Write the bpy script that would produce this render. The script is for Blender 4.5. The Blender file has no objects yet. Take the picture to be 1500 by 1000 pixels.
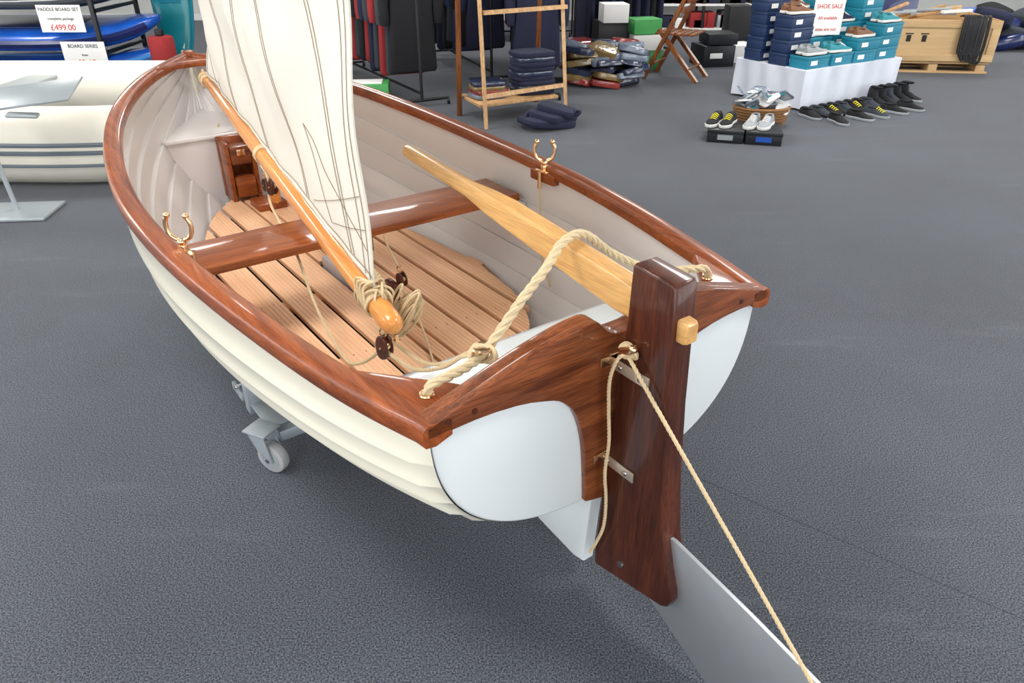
import bpy, bmesh, math, random
from mathutils import Vector, Matrix, Euler, noise
random.seed(7)
R=random.Random(11)
scene=bpy.context.scene
scene.view_settings.view_transform='Standard'
# ------------------------------------------------------------ materials
def _new(name):
    m=bpy.data.materials.new(name); m.use_nodes=True
    nt=m.node_tree; b=nt.nodes['Principled BSDF']; return m,nt,b
def lin(c):
    return tuple(((x/255)/12.92 if x/255<=.04045 else ((x/255+.055)/1.055)**2.4) for x in c)+(1,)
def mat(name,c,rough=.5,metal=0,coat=0,var=.08,vs=8,bump=0,bs=60,emit=0,trans=0,sheen=0):
    m,nt,b=_new(name); N=nt.nodes;L=nt.links
    tc=N.new('ShaderNodeTexCoord'); nz=N.new('ShaderNodeTexNoise'); nz.inputs['Scale'].default_value=vs; nz.inputs['Detail'].default_value=4
    L.new(tc.outputs['Object'],nz.inputs['Vector'])
    mx=N.new('ShaderNodeMix'); mx.data_type='RGBA'
    col=lin(c); mx.inputs[6].default_value=tuple(x*(1-var) for x in col[:3])+(1,); mx.inputs[7].default_value=tuple(min(1,x*(1+var)) for x in col[:3])+(1,)
    L.new(nz.outputs['Fac'],mx.inputs[0]); L.new(mx.outputs[2],b.inputs['Base Color'])
    b.inputs['Roughness'].default_value=rough; b.inputs['Metallic'].default_value=metal
    b.inputs['Coat Weight'].default_value=coat; b.inputs['Coat Roughness'].default_value=.05
    if sheen: b.inputs['Sheen Weight'].default_value=sheen
    if trans: b.inputs['Transmission Weight'].default_value=trans
    if emit:
        b.inputs['Emission Color'].default_value=col; b.inputs['Emission Strength'].default_value=emit
    if bump:
        n2=N.new('ShaderNodeTexNoise'); n2.inputs['Scale'].default_value=bs; n2.inputs['Detail'].default_value=3
        L.new(tc.outputs['Object'],n2.inputs['Vector'])
        bp=N.new('ShaderNodeBump'); bp.inputs['Strength'].default_value=bump; bp.inputs['Distance'].default_value=.01
        L.new(n2.outputs['Fac'],bp.inputs['Height']); L.new(bp.outputs['Normal'],b.inputs['Normal'])
    return m
def wood(name,c1,c2,axis='x',rough=.38,coat=.6,scale=9,stretch=.07,fleck=.25):
    m,nt,b=_new(name); N=nt.nodes;L=nt.links
    tc=N.new('ShaderNodeTexCoord'); mp=N.new('ShaderNodeMapping')
    s=[scale*4]*3; s['xyz'.index(axis)]=scale*4*stretch; mp.inputs['Scale'].default_value=s
    L.new(tc.outputs['Object'],mp.inputs['Vector'])
    nz=N.new('ShaderNodeTexNoise'); nz.inputs['Scale'].default_value=1; nz.inputs['Detail'].default_value=6; nz.inputs['Distortion'].default_value=.6
    L.new(mp.outputs[0],nz.inputs['Vector'])
    rp=N.new('ShaderNodeValToRGB'); rp.color_ramp.elements[0].position=.3; rp.color_ramp.elements[1].position=.72
    rp.color_ramp.elements[0].color=lin(c1); rp.color_ramp.elements[1].color=lin(c2)
    L.new(nz.outputs['Fac'],rp.inputs[0])
    mp2=N.new('ShaderNodeMapping'); s=[scale*30]*3; s['xyz'.index(axis)]=scale*1.6; mp2.inputs['Scale'].default_value=s
    L.new(tc.outputs['Object'],mp2.inputs['Vector'])
    n2=N.new('ShaderNodeTexNoise'); n2.inputs['Scale'].default_value=1; n2.inputs['Detail'].default_value=2
    L.new(mp2.outputs[0],n2.inputs['Vector'])
    r2=N.new('ShaderNodeValToRGB'); r2.color_ramp.elements[0].position=.42; r2.color_ramp.elements[1].position=.56
    r2.color_ramp.elements[0].color=(1-fleck,)*3+(1,); r2.color_ramp.elements[1].color=(1,1,1,1)
    L.new(n2.outputs['Fac'],r2.inputs[0])
    mx=N.new('ShaderNodeMix'); mx.data_type='RGBA'; mx.blend_type='MULTIPLY'; mx.inputs[0].default_value=1
    L.new(rp.outputs[0],mx.inputs[6]); L.new(r2.outputs[0],mx.inputs[7]); L.new(mx.outputs[2],b.inputs['Base Color'])
    b.inputs['Roughness'].default_value=rough; b.inputs['Coat Weight'].default_value=coat; b.inputs['Coat Roughness'].default_value=.09
    b.inputs['Specular IOR Level'].default_value=.25; b.inputs['Coat IOR'].default_value=1.38
    return m
MAH=wood('mahogany_x',(114,52,20),(164,86,40),'x')
MAHY=wood('mahogany_y',(120,58,24),(168,92,44),'y')
MAHT=wood('mahogany_transom',(92,44,22),(150,84,46),'y',fleck=.35)
MAHZ=wood('mahogany_dark',(58,25,16),(94,46,27),'z',fleck=.35)
OAK=wood('oak_tiller',(196,146,86),(220,174,110),'x',scale=8,coat=.4,fleck=.15)
SPRUCE=wood('varnished_spruce',(202,124,54),(228,156,80),'x',scale=4,stretch=.03,coat=1,fleck=.1)
CEDAR=wood('cedar_slat',(215,164,126),(234,190,152),'x',scale=3,stretch=.04,rough=.65,coat=.0,fleck=.06)
BEECH=wood('beech',(196,150,100),(222,182,134),'z',scale=4,coat=.2)
TEAKC=wood('chair_wood',(110,60,30),(156,96,52),'z',scale=4,coat=.3)
PLY=wood('crate_pine',(196,160,114),(220,188,142),'x',scale=2,coat=0,rough=.7,fleck=.06)
CREAM=mat('gelcoat_cream',(236,231,212),.2,coat=.7,var=.01)
WHITEG=mat('gelcoat_white',(218,225,227),.22,coat=.6,var=.01)
GREY=mat('gelcoat_grey',(214,210,208),.4,coat=.2,var=.02)
GREYD=mat('gelcoat_grey_dark',(170,166,168),.4,var=.03)
GAPSHADE=mat('slat_gap_shade',(40,36,34),.7)  # near-black colour standing in for shade between the floorboards
BRASS=mat('bronze_polished',(236,196,152),.2,metal=1,var=.03)
NICKEL=mat('nickel_strap',(200,184,164),.28,metal=.6,var=.04,coat=.4)
ROPE=mat('hemp_rope',(204,186,150),.9,var=.15,vs=120,bump=.3,bs=400)
ROPE2=mat('hemp_line',(206,184,146),.9,var=.15,vs=200,bump=.2,bs=400)
STITCH=mat('stitching',(140,120,98),.9)
ALU=mat('brushed_aluminium',(186,190,194),.42,metal=.8,var=.06,vs=20)
GALV=mat('galvanised_steel',(160,168,174),.5,metal=.4,var=.15,vs=30)
STEEL=mat('stainless',(200,200,200),.2,metal=1)
WHEEL=mat('castor_rubber',(158,158,160),.6)
BLACK=mat('black_plastic',(22,22,24),.5)
BLACKF=mat('black_fabric',(20,21,25),.85,bump=.4,bs=80,var=.2)
NAVY=mat('navy_fabric',(27,32,58),.85,bump=.4,bs=60,var=.2)
REDF=mat('red_fabric',(150,40,42),.85,bump=.3,bs=60,var=.2)
ROYAL=mat('blue_fabric',(38,52,92),.85,bump=.3,bs=60,var=.2)
GREYF=mat('grey_fabric',(52,58,66),.85,bump=.3,bs=60,var=.2)
PVC=mat('inflatable_pvc',(226,221,206),.45,var=.02,bump=.05,bs=6)
PVCG=mat('pvc_grey',(104,112,120),.5)
PLATE=mat('silver_panel',(166,174,178),.35,metal=.3)
BLUEB=mat('board_blue',(24,84,180),.3,coat=.5,var=.6,vs=3)
BLUED=mat('board_navy',(26,38,90),.3,coat=.5,var=.3,vs=3)
DARKB=mat('board_charcoal',(46,50,58),.35,coat=.4,var=.3,vs=5)
TEAL=mat('teal_board',(16,128,140),.35,coat=.4,var=.1)
TEALBX=mat('teal_cardboard',(22,126,150),.55,var=.08)
NAVYBX=mat('navy_cardboard',(28,50,88),.5,var=.1)
BLKBX=mat('black_cardboard',(26,28,34),.45)
WHITEC=mat('white_card',(236,236,234),.6)
REDT=mat('red_print',(206,40,36),.6)
BLKT=mat('black_print',(25,25,25),.6)
GREENBX=mat('green_cardboard',(70,158,84),.5,var=.1)
CLOTH=mat('tablecloth_white',(216,221,232),.8,bump=.15,bs=12)
YEL=mat('yellow_lace',(224,210,40),.6)
GREYSH=mat('shoe_grey',(150,156,160),.7)
BROWNSH=mat('shoe_tan',(124,84,56),.6)
TEALSH=mat('shoe_teal',(50,140,150),.7)
SOLE=mat('shoe_sole_white',(220,220,216),.6)
WICK=mat('wicker',(140,100,60),.8,bump=.8,bs=90)
FILM=mat('plastic_wrapped',(46,54,80),.15,coat=1,var=.5,vs=12,bump=.5,bs=25)
FILM2=mat('plastic_wrapped_red',(146,52,48),.15,coat=1,var=.4,vs=12,bump=.5,bs=25)
FILM3=mat('plastic_wrapped_clear',(120,132,148),.15,coat=1,var=.4,vs=16,bump=.5,bs=25)
FILM4=mat('plastic_wrapped_tan',(130,108,66),.15,coat=1,var=.5,vs=16,bump=.5,bs=25)
def sailmat():
    m,nt,b=_new('sailcloth'); N=nt.nodes;L=nt.links
    b.inputs['Base Color'].default_value=lin((222,220,210)); b.inputs['Roughness'].default_value=.6
    t=N.new('ShaderNodeBsdfTranslucent'); t.inputs[0].default_value=lin((224,218,202))
    mx=N.new('ShaderNodeMixShader'); mx.inputs[0].default_value=.3
    L.new(b.outputs[0],mx.inputs[1]);L.new(t.outputs[0],mx.inputs[2]);L.new(mx.outputs[0],N['Material Output'].inputs[0])
    tc=N.new('ShaderNodeTexCoord');n=N.new('ShaderNodeTexNoise');n.inputs['Scale'].default_value=5;n.inputs['Detail'].default_value=4
    mp=N.new('ShaderNodeMapping');mp.inputs['Scale'].default_value=(3,3,.8);L.new(tc.outputs['Object'],mp.inputs[0]);L.new(mp.outputs[0],n.inputs['Vector'])
    bp=N.new('ShaderNodeBump');bp.inputs['Strength'].default_value=.35;bp.inputs['Distance'].default_value=.02
    L.new(n.outputs['Fac'],bp.inputs['Height']);L.new(bp.outputs[0],b.inputs['Normal']);return m
SAIL=sailmat()
def carpetmat():
    m,nt,b=_new('carpet'); N=nt.nodes;L=nt.links
    tc=N.new('ShaderNodeTexCoord')
    def nz(s,d=3,r=.6):
        n=N.new('ShaderNodeTexNoise');n.inputs['Scale'].default_value=s;n.inputs['Detail'].default_value=d;n.inputs['Roughness'].default_value=r
        L.new(tc.outputs['Object'],n.inputs['Vector']);return n
    a=nz(210,4,.85);c=nz(1.1,6);f=nz(330,2)
    r=N.new('ShaderNodeValToRGB');r.color_ramp.elements[0].position=.42;r.color_ramp.elements[1].position=.62
    r.color_ramp.elements[0].color=lin((24,28,34));r.color_ramp.elements[1].color=lin((114,120,131))
    L.new(a.outputs['Fac'],r.inputs[0])
    r2=N.new('ShaderNodeValToRGB');r2.color_ramp.elements[0].position=.3;r2.color_ramp.elements[1].position=.75
    r2.color_ramp.elements[0].color=(.82,.82,.82,1);r2.color_ramp.elements[1].color=(1.1,1.1,1.1,1)
    L.new(c.outputs['Fac'],r2.inputs[0])
    mx=N.new('ShaderNodeMix');mx.data_type='RGBA';mx.blend_type='MULTIPLY';mx.inputs[0].default_value=1
    L.new(r.outputs[0],mx.inputs[6]);L.new(r2.outputs[0],mx.inputs[7])
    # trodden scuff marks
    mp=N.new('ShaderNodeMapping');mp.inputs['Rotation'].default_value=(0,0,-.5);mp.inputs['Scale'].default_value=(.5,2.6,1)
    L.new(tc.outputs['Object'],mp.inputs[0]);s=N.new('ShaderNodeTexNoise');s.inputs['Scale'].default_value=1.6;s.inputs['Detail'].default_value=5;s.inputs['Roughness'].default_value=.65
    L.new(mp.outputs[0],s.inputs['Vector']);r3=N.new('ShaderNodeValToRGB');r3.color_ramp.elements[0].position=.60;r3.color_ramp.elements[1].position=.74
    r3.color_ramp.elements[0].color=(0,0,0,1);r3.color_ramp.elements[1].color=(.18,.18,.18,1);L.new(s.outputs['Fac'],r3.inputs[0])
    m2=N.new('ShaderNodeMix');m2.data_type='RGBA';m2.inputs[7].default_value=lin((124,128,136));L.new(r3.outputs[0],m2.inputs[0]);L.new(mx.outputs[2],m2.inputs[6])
    L.new(m2.outputs[2],b.inputs['Base Color'])
    b.inputs['Roughness'].default_value=.95;b.inputs['Sheen Weight'].default_value=.16;b.inputs['Sheen Roughness'].default_value=.5;b.inputs['Specular IOR Level'].default_value=.2
    bp=N.new('ShaderNodeBump');bp.inputs['Strength'].default_value=.5;bp.inputs['Distance'].default_value=.005
    L.new(f.outputs['Fac'],bp.inputs['Height']);L.new(bp.outputs[0],b.inputs['Normal']);return m
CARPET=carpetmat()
# ------------------------------------------------------------ builder
def catmull(pts,n=8):
    P=[Vector(p) for p in pts]; out=[]
    for i in range(len(P)-1):
        p0=P[i-1] if i>0 else P[0]*2-P[1]; p1=P[i];p2=P[i+1]; p3=P[i+2] if i+2<len(P) else P[-1]*2-P[-2]
        for k in range(n):
            t=k/n
            out.append(.5*((2*p1)+(p2-p0)*t+(2*p0-5*p1+4*p2-p3)*t*t+(3*p1-p0-3*p2+p3)*t**3))
    out.append(P[-1]); return out
def frames(P,closed=False):
    T=[]
    for i in range(len(P)):
        a=P[i-1] if i>0 else P[i]; c=P[i+1] if i+1<len(P) else P[i]
        t=(c-a); T.append(t.normalized() if t.length>1e-9 else Vector((0,0,1)))
    n=T[0].orthogonal().normalized(); Ns=[]
    for i in range(len(P)):
        n=(n-T[i]*n.dot(T[i])); n=n.normalized() if n.length>1e-6 else T[i].orthogonal().normalized()
        Ns.append(n.copy())
    return T,Ns
def resample(P,step):
    out=[P[0].copy()];acc=0
    for a,b in zip(P,P[1:]):
        l=(b-a).length
        if l<1e-9: continue
        d=step-acc
        while d<=l:
            out.append(a+(b-a)*(d/l)); d+=step
        acc=l-(d-step)
    return out
class B:
    def __init__(s,name): s.name=name; s.V=[];s.F=[];s.FM=[];s.FS=[];s.mats=[]
    def mi(s,m):
        if m not in s.mats: s.mats.append(m)
        return s.mats.index(m)
    def add(s,V,F,m,smooth=True,M=None):
        o=len(s.V); k=s.mi(m)
        for v in V:
            v=Vector(v)
            if M is not None: v=M@v
            s.V.append(v)
        for f in F: s.F.append([o+i for i in f]); s.FM.append(k); s.FS.append(smooth)
    def addbm(s,bm,m,smooth,M=None):
        bm.verts.index_update()
        s.add([v.co.copy() for v in bm.verts],[[v.index for v in f.verts] for f in bm.faces],m,smooth,M); bm.free()
    def box(s,c,size,m,rot=(0,0,0),bev=0,M=None,seg=2):
        bm=bmesh.new(); bmesh.ops.create_cube(bm,size=1)
        for v in bm.verts: v.co=Vector((v.co.x*size[0],v.co.y*size[1],v.co.z*size[2]))
        if bev: bmesh.ops.bevel(bm,geom=list(bm.edges),offset=bev,segments=seg,profile=.5,affect='EDGES')
        X=Matrix.Translation(c)@Euler(rot).to_matrix().to_4x4()
        if M is not None: X=M@X
        s.addbm(bm,m,bool(bev),X)
    def prism(s,out,d0,d1,m,plane='xz',bev=0,M=None,seg=2):
        bm=bmesh.new(); n=len(out)
        def P(a,b,d): return {'xz':(a,d,b),'yz':(d,a,b),'xy':(a,b,d)}[plane]
        v0=[bm.verts.new(P(a,b,d0)) for a,b in out]; v1=[bm.verts.new(P(a,b,d1)) for a,b in out]
        bm.faces.new(v0); bm.faces.new(v1[::-1])
        for i in range(n): bm.faces.new([v0[i],v1[i],v1[(i+1)%n],v0[(i+1)%n]])
        bmesh.ops.recalc_face_normals(bm,faces=bm.faces)
        if bev:
            cap=[e for e in bm.edges if (e.verts[0] in v0 and e.verts[1] in v0) or (e.verts[0] in v1 and e.verts[1] in v1)]
            bmesh.ops.bevel(bm,geom=cap,offset=bev,segments=seg,profile=.5,affect='EDGES',clamp_overlap=True)
        s.addbm(bm,m,bool(bev),M)
    def tube(s,pts,r,m,n=10,closed=False,M=None,sc=(1,1)):
        P=[Vector(p) for p in pts]; T,Ns=frames(P)
        if closed:
            T=[(P[(i+1)%len(P)]-P[i-1]).normalized() for i in range(len(P))]
        V=[];F=[]
        for i,p in enumerate(P):
            rr=r[i] if isinstance(r,(list,tuple)) else r
            nn=(Ns[i]-T[i]*Ns[i].dot(T[i])).normalized(); bb=T[i].cross(nn)
            for k in range(n):
                a=2*math.pi*k/n; V.append(p+nn*math.cos(a)*rr*sc[0]+bb*math.sin(a)*rr*sc[1])
        L=len(P)
        for i in range(L if closed else L-1):
            j=(i+1)%L
            for k in range(n): F.append([i*n+k,i*n+(k+1)%n,j*n+(k+1)%n,j*n+k])
        if not closed: F.append(list(range(n))[::-1]); F.append([(L-1)*n+k for k in range(n)])
        s.add(V,F,m,True,M)
    def cyl(s,p0,p1,r0,m,r1=None,n=20,M=None,bev=0):
        p0=Vector(p0);p1=Vector(p1); r1=r0 if r1 is None else r1
        if bev:
            d=(p1-p0).normalized()
            s.tube([p0,p0+d*bev*.3,p0+d*bev,p1-d*bev,p1-d*bev*.3,p1],[r0-bev,r0-bev*.3,r0,r1,r1-bev*.3,r1-bev],m,n,M=M)
        else: s.tube([p0,p1],[r0,r1],m,n,M=M)
    def sph(s,c,r,m,rot=(0,0,0),M=None,n=12,e=2):
        V=[];F=[];
        if not isinstance(r,(tuple,list)): r=(r,r,r)
        X=Matrix.Translation(c)@Euler(rot).to_matrix().to_4x4()
        if M is not None: X=M@X
        def sp(x,p): return math.copysign(abs(x)**p,x)
        q=2/e
        for i in range(n+1):
            ph=-math.pi/2+math.pi*i/n
            for k in range(2*n):
                th=math.pi*k/n
                V.append((r[0]*sp(math.cos(ph),q)*sp(math.cos(th),q),r[1]*sp(math.cos(ph),q)*sp(math.sin(th),q),r[2]*sp(math.sin(ph),q)))
        for i in range(n):
            for k in range(2*n): F.append([i*2*n+k,i*2*n+(k+1)%(2*n),(i+1)*2*n+(k+1)%(2*n),(i+1)*2*n+k])
        s.add(V,F,m,True,X)
    def rope(s,pts,r,m,M=None,sm=8,pitch=None,n=6):
        P=catmull(pts,sm) if sm else [Vector(p) for p in pts]
        pitch=pitch or r*7
        P=resample(P,pitch/7)
        if len(P)<3: return
        T,Ns=frames(P)
        for j in range(3):
            Q=[]
            for i,p in enumerate(P):
                a=2*math.pi*(i/7+j/3); Q.append(p+(Ns[i]*math.cos(a)+T[i].cross(Ns[i])*math.sin(a))*r*.5)
            s.tube(Q,r*.56,m,n,M=M)
    def obj(s,parent=None,loc=(0,0,0),rot=(0,0,0),angle=40):
        me=bpy.data.meshes.new(s.name); me.from_pydata([tuple(v) for v in s.V],[],s.F)
        for m in s.mats: me.materials.append(m)
        me.polygons.foreach_set('material_index',s.FM); me.polygons.foreach_set('use_smooth',s.FS)
        me.update(); me.validate()
        try: me.set_sharp_from_angle(angle=math.radians(angle))
        except Exception: pass
        o=bpy.data.objects.new(s.name,me); scene.collection.objects.link(o)
        o.location=loc;o.rotation_euler=rot
        if parent: o.parent=parent
        return o
def empty(name,loc=(0,0,0),rot=(0,0,0)):
    e=bpy.data.objects.new(name,None); scene.collection.objects.link(e); e.location=loc; e.rotation_euler=rot; e.empty_display_size=.1; return e
def text(s,parent,loc,rot,size,m,name='lettering'):
    c=bpy.data.curves.new(name,'FONT'); c.body=s; c.size=size; c.align_x='CENTER'; c.align_y='CENTER'; c.extrude=.0008; c.materials.append(m)
    o=bpy.data.objects.new(name,c); scene.collection.objects.link(o); o.location=loc;o.rotation_euler=rot;o.parent=parent; return o
def interp(x,xs,ys):
    n=len(xs)
    if x<=xs[0]: return ys[0]
    if x>=xs[-1]: return ys[-1]
    i=0
    while x>xs[i+1]: i+=1
    def sl(k):
        if k==0: return (ys[1]-ys[0])/(xs[1]-xs[0])
        if k==n-1: return (ys[-1]-ys[-2])/(xs[-1]-xs[-2])
        return .5*((ys[k]-ys[k-1])/(xs[k]-xs[k-1])+(ys[k+1]-ys[k])/(xs[k+1]-xs[k]))
    h=xs[i+1]-xs[i];t=(x-xs[i])/h
    return (2*t**3-3*t*t+1)*ys[i]+(t**3-2*t*t+t)*h*sl(i)+(-2*t**3+3*t*t)*ys[i+1]+(t**3-t*t)*h*sl(i+1)
# ------------------------------------------------------------ room
RX0,RX1,RY0,RY1,RH=-8.,10.,-5.,14.,3.4
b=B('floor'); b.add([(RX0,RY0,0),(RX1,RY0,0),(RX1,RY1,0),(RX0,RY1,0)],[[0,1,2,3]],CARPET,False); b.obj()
WALL=mat('wall_paint',(206,208,206),.8,var=.02); CEIL=mat('ceiling_tile',(176,176,174),.9,var=.02)
b=B('ceiling'); b.box(((RX0+RX1)/2,(RY0+RY1)/2,RH+.05),(RX1-RX0,RY1-RY0,.1),CEIL); b.obj()
b=B('wall_back'); b.box(((RX0+RX1)/2,RY1+.05,RH/2),(RX1-RX0,.1,RH),WALL); b.obj()
def winwall(name,wn,axis,pos,a0,a1,w0,w1,z0,z1):
    b=B(name)
    def bx(u0,u1,zz0,zz1,m=WALL,th=.1):
        c=((u0+u1)/2,pos,(zz0+zz1)/2) if axis=='x' else (pos,(u0+u1)/2,(zz0+zz1)/2)
        s=(u1-u0,th,zz1-zz0) if axis=='x' else (th,u1-u0,zz1-zz0)
        b.box(c,s,m)
    bx(a0,w0,0,RH);bx(w1,a1,0,RH);bx(w0,w1,0,z0);bx(w0,w1,z1,RH); b.obj()
    b=B(wn)
    k=int((w1-w0)/1.5)
    for i in range(k+1):
        u=w0+(w1-w0)*i/k; bx(u-.03,u+.03,z0,z1,ALU,.08)
    for z in (z0+.03,(z0+z1)*.5+.4,z1-.03): bx(w0,w1,z-.03,z+.03,ALU,.07)
    b.obj()
winwall('wall_front','window_1','x',RY0-.05,RX0,RX1,-6.,8.,.4,2.9)
winwall('wall_right','window_2','y',RX1+.05,RY0,RY1,-3.,11.,.4,2.9)
winwall('wall_left','added_window_left','y',RX0-.05,RY0,RY1,-4.,6.,.3,3.0)  # unseen window, added to brighten the port side of the hull
b=B('baseboard_back'); b.box(((RX0+RX1)/2,RY1-.012,.05),(RX1-RX0,.02,.1),WHITEC); b.obj()
b=B('carpet_seam'); SEAM=mat('seam_dark',(50,55,63),.9)
b.tube([(.5,1.96,.0003),(1.32,1.33,.0003),(2.0,.81,.0003)],.0010,SEAM,4,sc=(1,.3)); b.obj()
PANEL=mat('light_diffuser',(255,252,246),.5,emit=3,var=0)
for ix in range(4):
    for iy in range(4):
        x=-6+4.2*ix; y=-3+4.6*iy
        b=B('ceiling_light'); b.box((0,0,0),(1.3,1.3,.05),ALU,bev=.005); b.box((0,0,-.022),(1.2,1.2,.02),PANEL); b.obj(loc=(x,y,RH-.025))
        l=bpy.data.lights.new('ceiling_lamp','AREA'); l.shape='SQUARE'; l.size=1.2; l.energy=80; l.color=(1,.975,.94)
        o=bpy.data.objects.new('ceiling_lamp',l); scene.collection.objects.link(o); o.location=(x,y,RH-.08)
w=bpy.data.worlds.new('World'); scene.world=w; w.use_nodes=True
w.node_tree.nodes['Background'].inputs[0].default_value=(.95,.97,1,1); w.node_tree.nodes['Background'].inputs[1].default_value=3.9
# ------------------------------------------------------------ dinghy
CX,CY=.24,1.43; RZ=math.atan2(.808,-.589)
BOAT=empty('sailing_dinghy',(CX,CY,0),(0,0,RZ))
XS=[0,.15,.3,.6,.9,1.2,1.5,1.8,2.1,2.4,2.7,2.95,3.12,3.22,3.27]
WS=[.51,.557,.594,.65,.69,.712,.715,.693,.645,.567,.445,.30,.165,.075,.028]
ZX=[0,.3,.6,.9,1.2,1.5,1.8,2.1,2.4,2.7,3.0,3.27]
ZS=[.75,.756,.768,.777,.783,.792,.812,.84,.874,.907,.938,.962]
KX=[0,.4,.8,1.2,1.6,2.0,2.4,2.7,2.9,3.05,3.16,3.23,3.265,3.27]
KZ=[.345,.265,.21,.18,.17,.175,.205,.255,.325,.43,.57,.73,.88,.95]
def hw(s): return max(0.003,interp(s,XS,WS)-.024)
def sz(s): return interp(s,ZX,ZS)
def kz(s): return min(sz(s)-.01,interp(s,KX,KZ))
def nn_(s): return interp(s,[0,.6,1.5,2.2,2.8,3.27],[2.5,2.65,2.65,2.25,1.7,1.3])
def sec(s,th):
    n=nn_(s);w_=hw(s);H=sz(s)-kz(s)
    return w_*max(0,math.sin(th))**(2/n), sz(s)-H*max(0,math.cos(th))**(2/n)
# strake edges: fractions of the quarter girth measured down from the sheer
SF=[0,.12,.22,.32,.43,.55,.68,.83,1.0]
PROF=((0,0),(.15,0),(.40,.04),(.62,.22),(.80,.58),(.92,.92),(.965,1.0),(.982,0.0))
def half(s,off,lap):
    out=[]
    ths=[math.pi/2*(1-f) for f in SF]
    fade=min(1,hw(s)/.15); lf=fade*min(1,max(0,(s-.012)/.04))
    def pt(th,o):
        y,z=sec(s,th); e=.01
        y1,z1=sec(s,min(math.pi/2,th+e)); y0,z0=sec(s,max(0,th-e))
        ty,tz=y1-y0,z1-z0; l=math.hypot(ty,tz) or 1
        ny,nz_=tz/l,-ty/l
        return (max(0,y+ny*o),z+nz_*o)
    for i in range(len(SF)-1):
        a=ths[i];c=ths[i+1]
        for f,q in PROF:
            out.append(pt(a+(c-a)*f,lap*q*lf-off*fade))
    out.append(pt(0,-off*fade))
    return out
def hull(name,off,lap,m,s0,s1,n=80):
    st=[s0,s0+.01,s0+.025,s0+.045,s0+.07]
    st+=[s0+.07+(s1-s0-.07)*((i+1)/n) for i in range(n-20)]; last=st[-1]; st+= [last+(s1-last)*(1-(1-k/20)**1.6) for k in range(1,21)]
    V=[];F=[]
    for s in st:
        h=half(s,off,lap)
        row=[(s,y,z) for y,z in h]+[(s,-y,z) for y,z in h[::-1][1:]]
        V+=row; w_=len(row)
    for i in range(len(st)-1):
        for k in range(w_-1):
            F.append([i*w_+k,i*w_+k+1,(i+1)*w_+k+1,(i+1)*w_+k])
    b=B(name); b.add(V,F,m,True); return b.obj(BOAT,angle=34)
hull('hull_outer',0,.017,CREAM,.010,3.262)
hull('hull_inner',.016,.012,GREY,.03,3.24)
def topz(y):
    y=abs(y); return interp(y,[0,.035,.055,.085,.12,.25,.38,.47,.52],[.812,.815,.828,.857,.860,.839,.803,.776,.763])
ys=[i*.01 for i in range(-49,50)]
def sect_out(s,nth=40):
    return [sec(s,math.pi/2*(1-i/nth)) for i in range(nth+1)]
h=sect_out(.0); prof=h+[(-y,z) for y,z in h[::-1][1:]]
b=B('transom'); top=[(y,topz(y)-.012) for y in ys if abs(y)<hw(0)-.006]
b.prism(prof+top,.0,.030,WHITEG,'yz',bev=.010,seg=4); b.obj(BOAT,angle=40)
def yat(s,z):
    n=nn_(s);H=sz(s)-kz(s); q=min(1,max(0,(sz(s)-z)/H)); return max(0,hw(s)*(1-q**n)**(1/n)-.008)
# stern buoyancy tank
b=B('stern_tank')
ZT=.53;SE=.53
V=[];F=[]
tp=[(.03,ZT+.012),(.2,ZT+.008),(.4,ZT+.003),(SE-.03,ZT),(SE-.01,ZT-.006),(SE,ZT-.022)]
for s,z in tp: V+=[(s,yat(s,z),z),(s,-yat(s,z),z)]
for i in range(len(tp)-1): F.append([i*2,i*2+1,i*2+3,i*2+2])
b.add(V,F,WHITEG,True)
zz=[.262+(ZT-.022-.262)*i/14 for i in range(15)]
V=[(SE,yat(SE,z),z) for z in zz]+[(SE,-yat(SE,z),z) for z in zz]
b.add(V,[[i,i+1,15+i+1,15+i] for i in range(14)],WHITEG,True)
b.obj(BOAT,angle=60)
b=B('transom_pad')
ys2=[i*.01 for i in range(-51,52)]
up=[(y,topz(y)) for y in ys2]
def low(y):
    y=abs(y); return interp(y,[.086,.09,.1,.125,.17,.22,.30,.40,.51],[.36,.42,.52,.62,.685,.710,.730,.738,.735])
lo=[(y,low(y)) for y in [.51,.46,.4,.35,.3,.26,.22,.2,.18,.16,.14,.125,.115,.105,.1,.095,.09,.086]]
b.prism(up+lo+[(.03,.345),(-.03,.345)]+[(-y,z) for y,z in lo[::-1]],-.018,.004,MAHT,'yz',bev=.005)
cap=[(y,topz(y)) for y in ys2]+[(y,topz(y)-.03) for y in ys2[::-1]]
b.prism(cap,.0,.036,MAHT,'yz',bev=.006)
for y in (.46,.40,-.46,-.4): b.cyl((-.0195,y,.762),(-.012,y,.762),.007,MAHZ)
b.obj(BOAT)
b=B('gunwale_rail')
secp=[(-.034,-.02),(-.034,.006),(-.028,.0145),(-.018,.019),(.016,.019),(.025,.015),(.030,.006),(.031,-.022),(.026,-.03),(.004,-.033)]
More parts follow.
